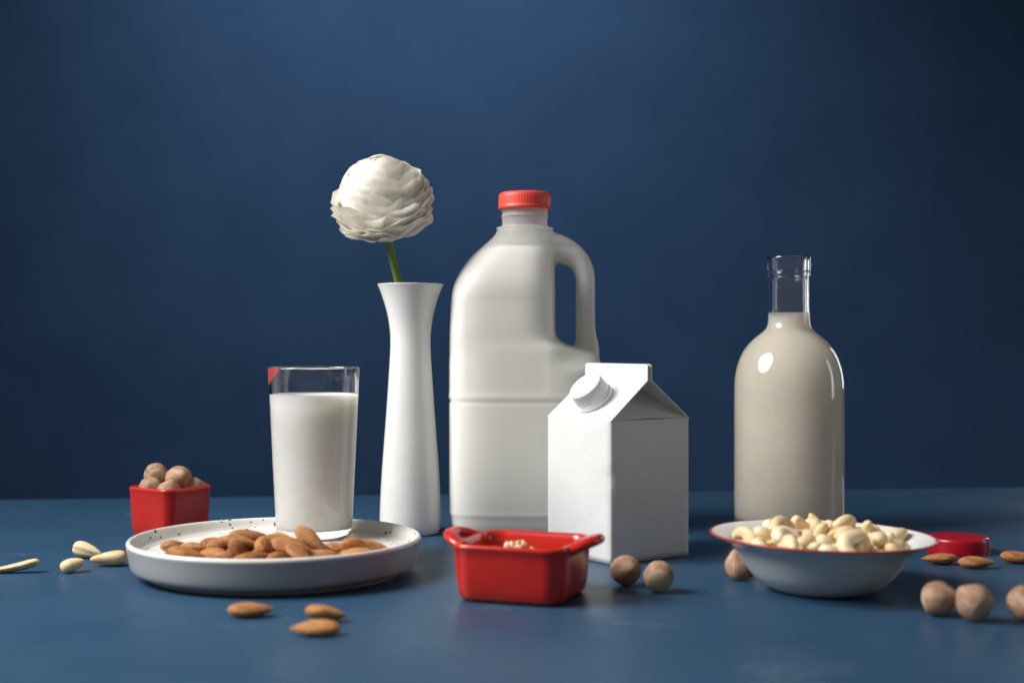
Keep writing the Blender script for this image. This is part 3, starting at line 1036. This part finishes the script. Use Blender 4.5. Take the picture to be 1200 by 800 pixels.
def kernel_mesh(L, W, T, seed, groove=0.18, half=False, taper=0.52):
    """broken, grooved cashew pieces: fat at one end, drawn out at the other."""
    nl, ns = 22, 26
    rings = []
    for i in range(nl + 1):
        t = (i + 0.05) / (nl + 0.1)
        w = math.sin(math.pi * t ** 0.82) ** 0.38 * (1.06 - taper * t) + 0.01
        x = -L / 2 + L * t
        ring = []
        for k in range(ns):
            q = 2 * math.pi * k / ns
            n = 1 + 0.06 * mnoise.noise(Vector((x * 120 + seed, math.cos(q), math.sin(q))))
            n -= groove * math.exp(-((q - 1.9 + 0.5 * t) / 0.22) ** 2) + groove * 0.7 * math.exp(-((q - 0.9) / 0.18) ** 2) + groove * math.exp(-((q - 3.6) / 0.2) ** 2)
            y, z = W / 2 * w * math.cos(q) * n, T / 2 * w * math.sin(q) * n
            if half and z < 0:
                z *= 0.25
            ring.append((x, y, z + (0.0022 * (2 * t - 1) ** 2 if half else 0)))
        rings.append(ring)
    return loft_geo(rings)


def mk(name, vf, mat):
    me = bpy.data.meshes.new(name)
    me.from_pydata([tuple(p) for p in vf[0]], [], vf[1])
    me.update()
    me.polygons.foreach_set('use_smooth', [True] * len(me.polygons))
    me.materials.append(mat)
    bm = bmesh.new(); bm.from_mesh(me)
    bmesh.ops.recalc_face_normals(bm, faces=bm.faces)
    bm.to_mesh(me); bm.free()
    return me


ALM = [mk('almond', almond_mesh(s), M['almond']) for s in range(6)]
HAZ = [mk('hazelnut', hazelnut_mesh(s), M['hazelnut']) for s in range(5)]
CAS = [mk('cashew', cashew_mesh(s), M['cashew']) for s in range(7)]


def put(name, me, x, y, rot, label, cat, group=None, z=None, on=0.0):
    """a nut lying at x, y: rests on height `on` unless z (of its centre) is given."""
    o = bpy.data.objects.new(name, me)
    q = Euler([R(a) for a in rot]).to_quaternion() if len(rot) == 3 else Quaternion(rot)
    o.rotation_mode = 'QUATERNION'
    o.rotation_quaternion = q
    if z is None:
        z = on - min((q @ v.co).z for v in me.vertices) + 0.0001
    o.location = (x, y, z)
    COL.objects.link(o)
    return tag(o, label, cat, group)


G_LOOSE_A = 'almonds lying loose on the table'
G_LOOSE_H = 'hazelnuts lying loose on the table'
G_LOOSE_C = 'cashew pieces scattered left of the plate'
# loose almonds
put('almond', ALM[0], -0.1404, 0.7115, (6, 0, 4), 'single almond lying alone in front of the speckled plate', 'almond', G_LOOSE_A)
put('almond', ALM[1], -0.0985, 0.7000, (-24, 4, -13), 'rear almond of the touching pair in front of the plate', 'almond', G_LOOSE_A)
put('almond', ALM[2], -0.0990, 0.6665, (-14, 0, 184), 'front almond of the touching pair in front of the plate', 'almond', G_LOOSE_A)
put('almond', ALM[3], 0.2840, 0.8790, (8, 0, 178), 'almond between the bowl rim and the crimson lid', 'almond', G_LOOSE_A)
put('almond', ALM[4], 0.3036, 0.8640, (4, 0, -8), 'almond lying directly in front of the crimson lid', 'almond', G_LOOSE_A)
put('almond', ALM[5], 0.3385, 0.8820, (-8, 4, -22), 'almond cut by the right edge of the picture, right of the lid', 'almond', G_LOOSE_A)
# loose hazelnuts
put('hazelnut', HAZ[0], 0.0690, 0.8030, (70, 10, 20), 'left of the two hazelnuts before the white carton', 'hazelnut', G_LOOSE_H)
put('hazelnut', HAZ[1], 0.0865, 0.7810, (-65, -30, -20), 'right of the two hazelnuts before the white carton', 'hazelnut', G_LOOSE_H)
put('hazelnut', HAZ[2], 0.1422, 0.8235, (14, -12, 0), 'pointed hazelnut tucked under the left side of the bowl', 'hazelnut', G_LOOSE_H)
put('hazelnut', HAZ[3], 0.2300, 0.7150, (60, 70, 30), 'shaded hazelnut right of the bowl, left of its pair', 'hazelnut', G_LOOSE_H)
put('hazelnut', HAZ[4], 0.2450, 0.7000, (-60, 20, 40), 'brighter hazelnut right of the bowl, right of its pair', 'hazelnut', G_LOOSE_H)
put('hazelnut', HAZ[0], 0.2710, 0.6985, (100, 60, 10), 'hazelnut cut by the right edge of the picture', 'hazelnut', G_LOOSE_H)
# cashew pieces on the left
km = [mk('cashew_piece', kernel_mesh(0.0235, 0.0135, 0.0115, 1.0), M['cashew']),
      mk('cashew_piece', kernel_mesh(0.0215, 0.0135, 0.0125, 5.0), M['cashew']),
      mk('cashew_piece', kernel_mesh(0.0155, 0.0100, 0.0085, 9.0, 0.05, taper=0.22), M['cashew']),
      mk('cashew_piece', kernel_mesh(0.0340, 0.0095, 0.0085, 14.0, 0.1, True), M['cashew'])]
put('cashew_piece', km[0], -0.2663, 0.8730, (10, 2, 190), 'plump grooved cashew piece nearest the plate', 'cashew', G_LOOSE_C)
put('cashew_piece', km[1], -0.2900, 0.9050, (-25, 14, -14), 'cashew piece tapering right, rearmost of the scattered ones', 'cashew', G_LOOSE_C)
put('cashew_piece', km[2], -0.2821, 0.8490, (10, -12, 38), 'smallest smooth oval cashew piece, left of the plate', 'cashew', G_LOOSE_C)
put('cashew_piece', km[3], -0.3195, 0.8460, (30, 8, 192), 'long thin cashew half cut by the left edge of the picture', 'cashew', G_LOOSE_C)

# piles: (mesh index, location, quaternion), settled so that they touch and rest
ALMONDS_ON_PLATE = [
    (0, (-0.21323, 0.83488, 0.01901), (0.805, -0.0262, 0.0544, 0.5902)),
    (1, (-0.19787, 0.804, 0.01898), (0.9904, -0.0773, 0.1098, -0.0338)),
    (2, (-0.19346, 0.82165, 0.01909), (0.9786, -0.1537, 0.0693, 0.1182)),
    (3, (-0.1755, 0.79331, 0.0192), (0.12, 0.0885, 0.1759, 0.9731)),
    (4, (-0.16642, 0.81143, 0.01906), (0.8491, -0.092, 0.0335, 0.5191)),
    (5, (-0.15233, 0.81487, 0.0194), (0.3909, -0.0931, -0.05, 0.9143)),
    (0, (-0.15378, 0.78588, 0.01943), (0.9617, -0.1314, -0.0586, 0.2333)),
    (1, (-0.1387, 0.78766, 0.01899), (0.7513, -0.1311, 0.0285, 0.6462)),
    (2, (-0.12581, 0.78634, 0.02138), (0.9209, 0.0173, 0.2328, -0.3121)),
    (3, (-0.11472, 0.79583, 0.01907), (0.965, 0.179, 0.0052, 0.1919)),
    (4, (-0.10581, 0.82003, 0.01904), (0.9942, -0.0561, 0.0837, -0.0385)),
    (5, (-0.08634, 0.82789, 0.0193), (0.9874, -0.0887, 0.1158, 0.0614)),
    (0, (-0.14213, 0.82551, 0.01905), (0.7091, -0.0373, 0.0413, 0.7029)),
    (1, (-0.17377, 0.82331, 0.01907), (0.9917, 0.047, 0.079, 0.0894)),
    (2, (-0.14363, 0.7994, 0.02257), (0.8431, 0.1345, 0.3747, 0.3615)),
    (3, (-0.12633, 0.80247, 0.01874), (0.9889, 0.1299, 0.0456, -0.0564)),
    (4, (-0.11671, 0.81158, 0.02006), (0.9629, 0.1283, 0.1606, -0.1746)),
    (5, (-0.16362, 0.81978, 0.02367), (0.9722, -0.115, 0.0827, 0.1866)),
    (0, (-0.09614, 0.80327, 0.01904), (0.0047, -0.0384, 0.0667, 0.997)),
    (1, (-0.16355, 0.79375, 0.022), (0.7736, 0.0431, 0.3778, 0.5069)),
    (2, (-0.12847, 0.81674, 0.01893), (0.9496, 0.0911, 0.0512, 0.2956)),
    (3, (-0.15491, 0.8023, 0.02029), (0.4885, -0.0784, -0.2773, 0.8236)),
    (4, (-0.18153, 0.81435, 0.02315), (0.9798, 0.1139, 0.0052, -0.1645)),
    (5, (-0.14008, 0.81257, 0.02549), (0.0088, 0.9191, -0.3819, -0.0965)),
    (0, (-0.1652, 0.8023, 0.02644), (0.991, -0.1094, 0.0718, -0.0267)),
    (1, (-0.09466, 0.81327, 0.02132), (0.5031, 0.8243, 0.2586, -0.0214)),
    (2, (-0.15072, 0.83771, 0.01877), (0.0376, 0.7156, 0.6972, -0.0202)),
    (3, (-0.18302, 0.80635, 0.01872), (0.3087, -0.0293, 0.121, 0.943)),
    # the uppermost ones, tilted against their neighbours
    (0, (-0.1630, 0.8200, 0.0276), (10, 4, 8)),
    (4, (-0.1225, 0.8020, 0.0287), (18, 30, -28)),
    (2, (-0.1330, 0.7930, 0.0262), (26, 9, -12)),
    (3, (-0.1760, 0.8120, 0.0249), (4, -13, 14)),
    (1, (-0.1470, 0.8000, 0.0262), (34, -16, 62)),
]
CASHEWS_IN_BOWL = [
    (0, (0.22158, 0.7877, 0.01854), (0.1316, -0.2061, 0.1699, -0.9546)),
    (1, (0.20779, 0.82032, 0.01514), (0.5233, 0.7987, -0.2612, -0.1413)),
    (2, (0.1768, 0.83097, 0.01688), (0.8175, 0.5685, 0.0666, 0.0633)),
    (3, (0.15321, 0.80752, 0.01791), (0.7742, -0.313, -0.0909, 0.5426)),
    (4, (0.15476, 0.77477, 0.01818), (0.0902, 0.8984, 0.0074, 0.4298)),
    (5, (0.17545, 0.75125, 0.01927), (0.8374, -0.2161, 0.3164, 0.3899)),
    (6, (0.20912, 0.76268, 0.01967), (0.4936, 0.3459, -0.7759, 0.1863)),
    (0, (0.22463, 0.80033, 0.01648), (0.8161, 0.0287, -0.4025, 0.4137)),
    (1, (0.19798, 0.82661, 0.01825), (0.4486, 0.8176, -0.1484, 0.3291)),
    (2, (0.16086, 0.82085, 0.02037), (0.878, -0.0496, 0.29, 0.3774)),
    (3, (0.15113, 0.79237, 0.01932), (0.4032, 0.8235, 0.0582, 0.3949)),
    (4, (0.15827, 0.76367, 0.0198), (0.3321, -0.3251, 0.4077, -0.786)),
    (5, (0.191, 0.75077, 0.01892), (0.7868, -0.1552, -0.4152, -0.4295)),
    (6, (0.21932, 0.76952, 0.01743), (0.5935, -0.4013, -0.1012, 0.6903)),
    (0, (0.22144, 0.81242, 0.01846), (0.8373, 0.3028, -0.4134, 0.1905)),
    (1, (0.18737, 0.82768, 0.02118), (0.5958, -0.6649, -0.3476, 0.2867)),
    (2, (0.14982, 0.81537, 0.02599), (0.7377, 0.0149, -0.2145, 0.64)),
    (3, (0.14754, 0.78263, 0.02095), (0.1208, 0.1369, -0.386, 0.9043)),
    (4, (0.16592, 0.75555, 0.02164), (0.552, -0.5186, 0.1616, 0.6327)),
    (5, (0.20266, 0.75227, 0.02638), (0.8945, -0.4125, 0.1498, 0.0853)),
    (6, (0.22302, 0.77944, 0.02358), (0.7703, 0.6285, 0.0133, 0.107)),
    (0, (0.21014, 0.82322, 0.02471), (0.0634, 0.8977, 0.4271, 0.0882)),
    (1, (0.17808, 0.82531, 0.02373), (0.505, 0.6362, -0.1938, 0.5501)),
    (2, (0.14461, 0.80366, 0.02666), (0.7018, 0.3587, 0.1283, -0.602)),
    (3, (0.14751, 0.77096, 0.02665), (0.4767, 0.2197, -0.0734, 0.848)),
    (4, (0.18046, 0.74763, 0.0263), (0.4887, -0.305, -0.1099, -0.81)),
    (5, (0.21647, 0.758, 0.02785), (0.7313, -0.246, 0.0673, -0.6326)),
    (6, (0.22665, 0.79168, 0.02446), (0.9107, -0.1969, -0.061, -0.3581)),
    (0, (0.19746, 0.833, 0.02822), (0.4165, -0.0274, -0.033, -0.9081)),
    (1, (0.16464, 0.82812, 0.0246), (0.9528, -0.067, 0.133, -0.2647)),
    (2, (0.14126, 0.79407, 0.0287), (0.5342, 0.6596, 0.0527, -0.5261)),
    (3, (0.15901, 0.75452, 0.03074), (0.5948, 0.3703, 0.5383, 0.4683)),
    (4, (0.1905, 0.74609, 0.03316), (0.7315, 0.2882, -0.192, 0.5874)),
    (5, (0.22296, 0.77006, 0.0267), (0.0452, 0.06, -0.363, -0.9288)),
    (6, (0.23278, 0.80609, 0.02954), (0.0836, 0.1519, -0.0549, -0.9833)),
    (0, (0.16965, 0.81559, 0.02725), (0.0021, 0.0069, -0.0675, -0.9977)),
    (1, (0.15651, 0.78241, 0.02721), (0.9967, 0.0109, -0.0675, 0.0441)),
    (2, (0.1875, 0.75774, 0.02449), (0.8203, -0.4376, 0.1574, 0.3329)),
    (3, (0.21233, 0.78498, 0.02775), (0.5615, 0.2952, -0.3608, -0.6837)),
    (4, (0.20459, 0.81313, 0.02844), (0.0383, -0.3902, -0.07, 0.9172)),
    (5, (0.16052, 0.80445, 0.02905), (0.6018, -0.3796, -0.54, 0.4496)),
    (6, (0.16355, 0.76902, 0.02594), (0.8866, 0.0439, 0.2002, -0.4146)),
    (0, (0.19459, 0.76598, 0.02663), (0.6458, 0.7506, 0.1375, 0.0274)),
    (1, (0.21474, 0.80328, 0.0251), (0.5457, -0.5896, 0.5768, 0.1479)),
    (2, (0.19035, 0.82163, 0.02894), (0.2807, 0.1783, -0.5236, 0.7844)),
    (3, (0.15285, 0.79499, 0.03165), (0.4823, -0.2299, 0.0927, -0.8402)),
    (4, (0.17617, 0.76112, 0.02705), (0.8493, -0.3448, 0.0702, 0.3935)),
    (5, (0.20951, 0.7691, 0.03235), (0.875, -0.0106, -0.1443, -0.4621)),
    (6, (0.21668, 0.8119, 0.02888), (0.8661, 0.4049, -0.2927, -0.0153)),
    (0, (0.16454, 0.82311, 0.03182), (0.165, 0.171, -0.9695, -0.0601)),
    (1, (0.20109, 0.78364, 0.02887), (0.7022, 0.1224, 0.0811, 0.6967)),
    (2, (0.18045, 0.81084, 0.03245), (0.3645, -0.2354, -0.8893, 0.1448)),
    (3, (0.17272, 0.7836, 0.02925), (0.6193, 0.0622, -0.1288, -0.772)),
    (4, (0.20517, 0.79965, 0.03111), (0.0381, -0.1546, 0.0086, 0.9872)),
    (5, (0.1739, 0.80048, 0.03019), (0.9212, -0.0676, -0.0088, -0.383)),
    (6, (0.18411, 0.77772, 0.03013), (0.5895, -0.2103, 0.1149, -0.7714)),
    (0, (0.19205, 0.81001, 0.03287), (0.6029, -0.5351, 0.2667, -0.5282)),
    (1, (0.16068, 0.7794, 0.03439), (0.0213, 0.3354, -0.929, -0.155)),
    (2, (0.19456, 0.77664, 0.03527), (0.7135, 0.0467, -0.0775, -0.6948)),
    (3, (0.18467, 0.80289, 0.03692), (0.6076, -0.2925, 0.3995, -0.621)),
    (4, (0.18774, 0.79045, 0.03199), (0.796, -0.4626, 0.2169, 0.3244)),
    (5, (0.21797, 0.79118, 0.03331), (0.9073, -0.3213, 0.2714, -0.0026)),
    (6, (0.16206, 0.79368, 0.03679), (0.8406, 0.3827, 0.1749, 0.341)),
    (0, (0.19658, 0.75825, 0.0331), (0.6832, 0.7055, 0.1822, -0.0478)),
    (1, (0.20172, 0.80127, 0.03747), (0.4509, 0.0685, -0.3402, -0.8223)),
]
HAZELNUTS_IN_CUP = [
    (3, (-0.2722, 1.0120, 0.0455), (70, 20, 200), 'hazelnut at the upper left of the heap in the red cup'),
    (4, (-0.2535, 1.0060, 0.0440), (60, 55, 10), 'largest looking hazelnut, topmost right in the red cup'),
    (1, (-0.2728, 0.9990, 0.0370), (100, -25, 60), 'hazelnut at the left rim of the red cup, below another'),
    (0, (-0.2570, 0.9920, 0.0345), (15, 20, 0), 'hazelnut sunk low behind the front corner of the red cup'),
    (2, (-0.2440, 1.0110, 0.0345), (80, 0, 120), 'hazelnut half hidden behind the right rim of the red cup'),
]
#PILES#


def pile(recs, name, meshes, cat, group, rest, special):
    objs = [put(name, meshes[r[0]], r[1][0], r[1][1], r[2], rest, cat, group, z=r[1][2]) for r in recs]
    free = list(objs)
    for keyf, label in special:
        o = max(free, key=keyf)
        o['label'] = label
        free.remove(o)
    return objs


pile(ALMONDS_ON_PLATE, 'almond', ALM, 'almond', 'almonds on the plate', 'almond in the midst of the pile on the speckled plate',
     [(lambda o: -o.location.x, 'leftmost almond of the pile on the speckled plate'),
      (lambda o: o.location.x, 'rightmost almond of the pile on the speckled plate'),
      (lambda o: o.location.z, 'highest almond on top of the pile on the speckled plate')])
pile(CASHEWS_IN_BOWL, 'cashew', CAS, 'cashew', 'cashews in the bowl', 'pale cashew in the midst of the heap inside the bowl',
     [(lambda o: -o.location.x, 'leftmost cashew of the heap, by the left rim of the bowl'),
      (lambda o: o.location.x, 'rightmost cashew of the heap, by the right rim of the bowl'),
      (lambda o: o.location.z, 'topmost cashew at the peak of the heap in the bowl')])
for rec in HAZELNUTS_IN_CUP or []:
    put('hazelnut', HAZ[rec[0]], rec[1][0], rec[1][1], rec[2], rec[3], 'hazelnut', 'hazelnuts in the red cup', z=rec[1][2])

# ------------------------------------------------------------------ chopped nuts in the red dish
rnd = random.Random(8)
vs, fs = [], []
for i in range(420):
    x, y = rnd.uniform(-0.0255, 0.0255), rnd.uniform(-0.0245, 0.0245)
    top = 0.0150 + 0.0140 * math.exp(-((x + 0.005) ** 2 + (y - 0.003) ** 2) / 0.00022)
    z = rnd.uniform(0.010, top) if i % 4 == 0 else top
    s = rnd.uniform(0.0014, 0.0030)
    bm = bmesh.new()
    bmesh.ops.create_icosphere(bm, subdivisions=1, radius=s)
    rot = Euler((rnd.uniform(0, 6), rnd.uniform(0, 6), rnd.uniform(0, 6))).to_matrix()
    base = len(vs)
    for q in bm.verts:
        p = rot @ Vector((q.co.x * 1.25, q.co.y * 0.9, q.co.z * 0.7)) * rnd.uniform(0.8, 1.15)
        vs.append((x + p.x, y + p.y, max(0.0038, z + p.z)))
    bm.verts.index_update()
    for q in bm.faces:
        fs.append(tuple(base + w.index for w in q.verts))
    bm.free()
crumbs = mesh_obj('chopped_nuts', vs, fs, M['crumb'], None, smooth=False)
crumbs.location = red_dish.location
crumbs.rotation_euler = red_dish.rotation_euler
tag(crumbs, 'small heap of pale chopped nuts inside the red handled dish', 'chopped nuts', kind='stuff')
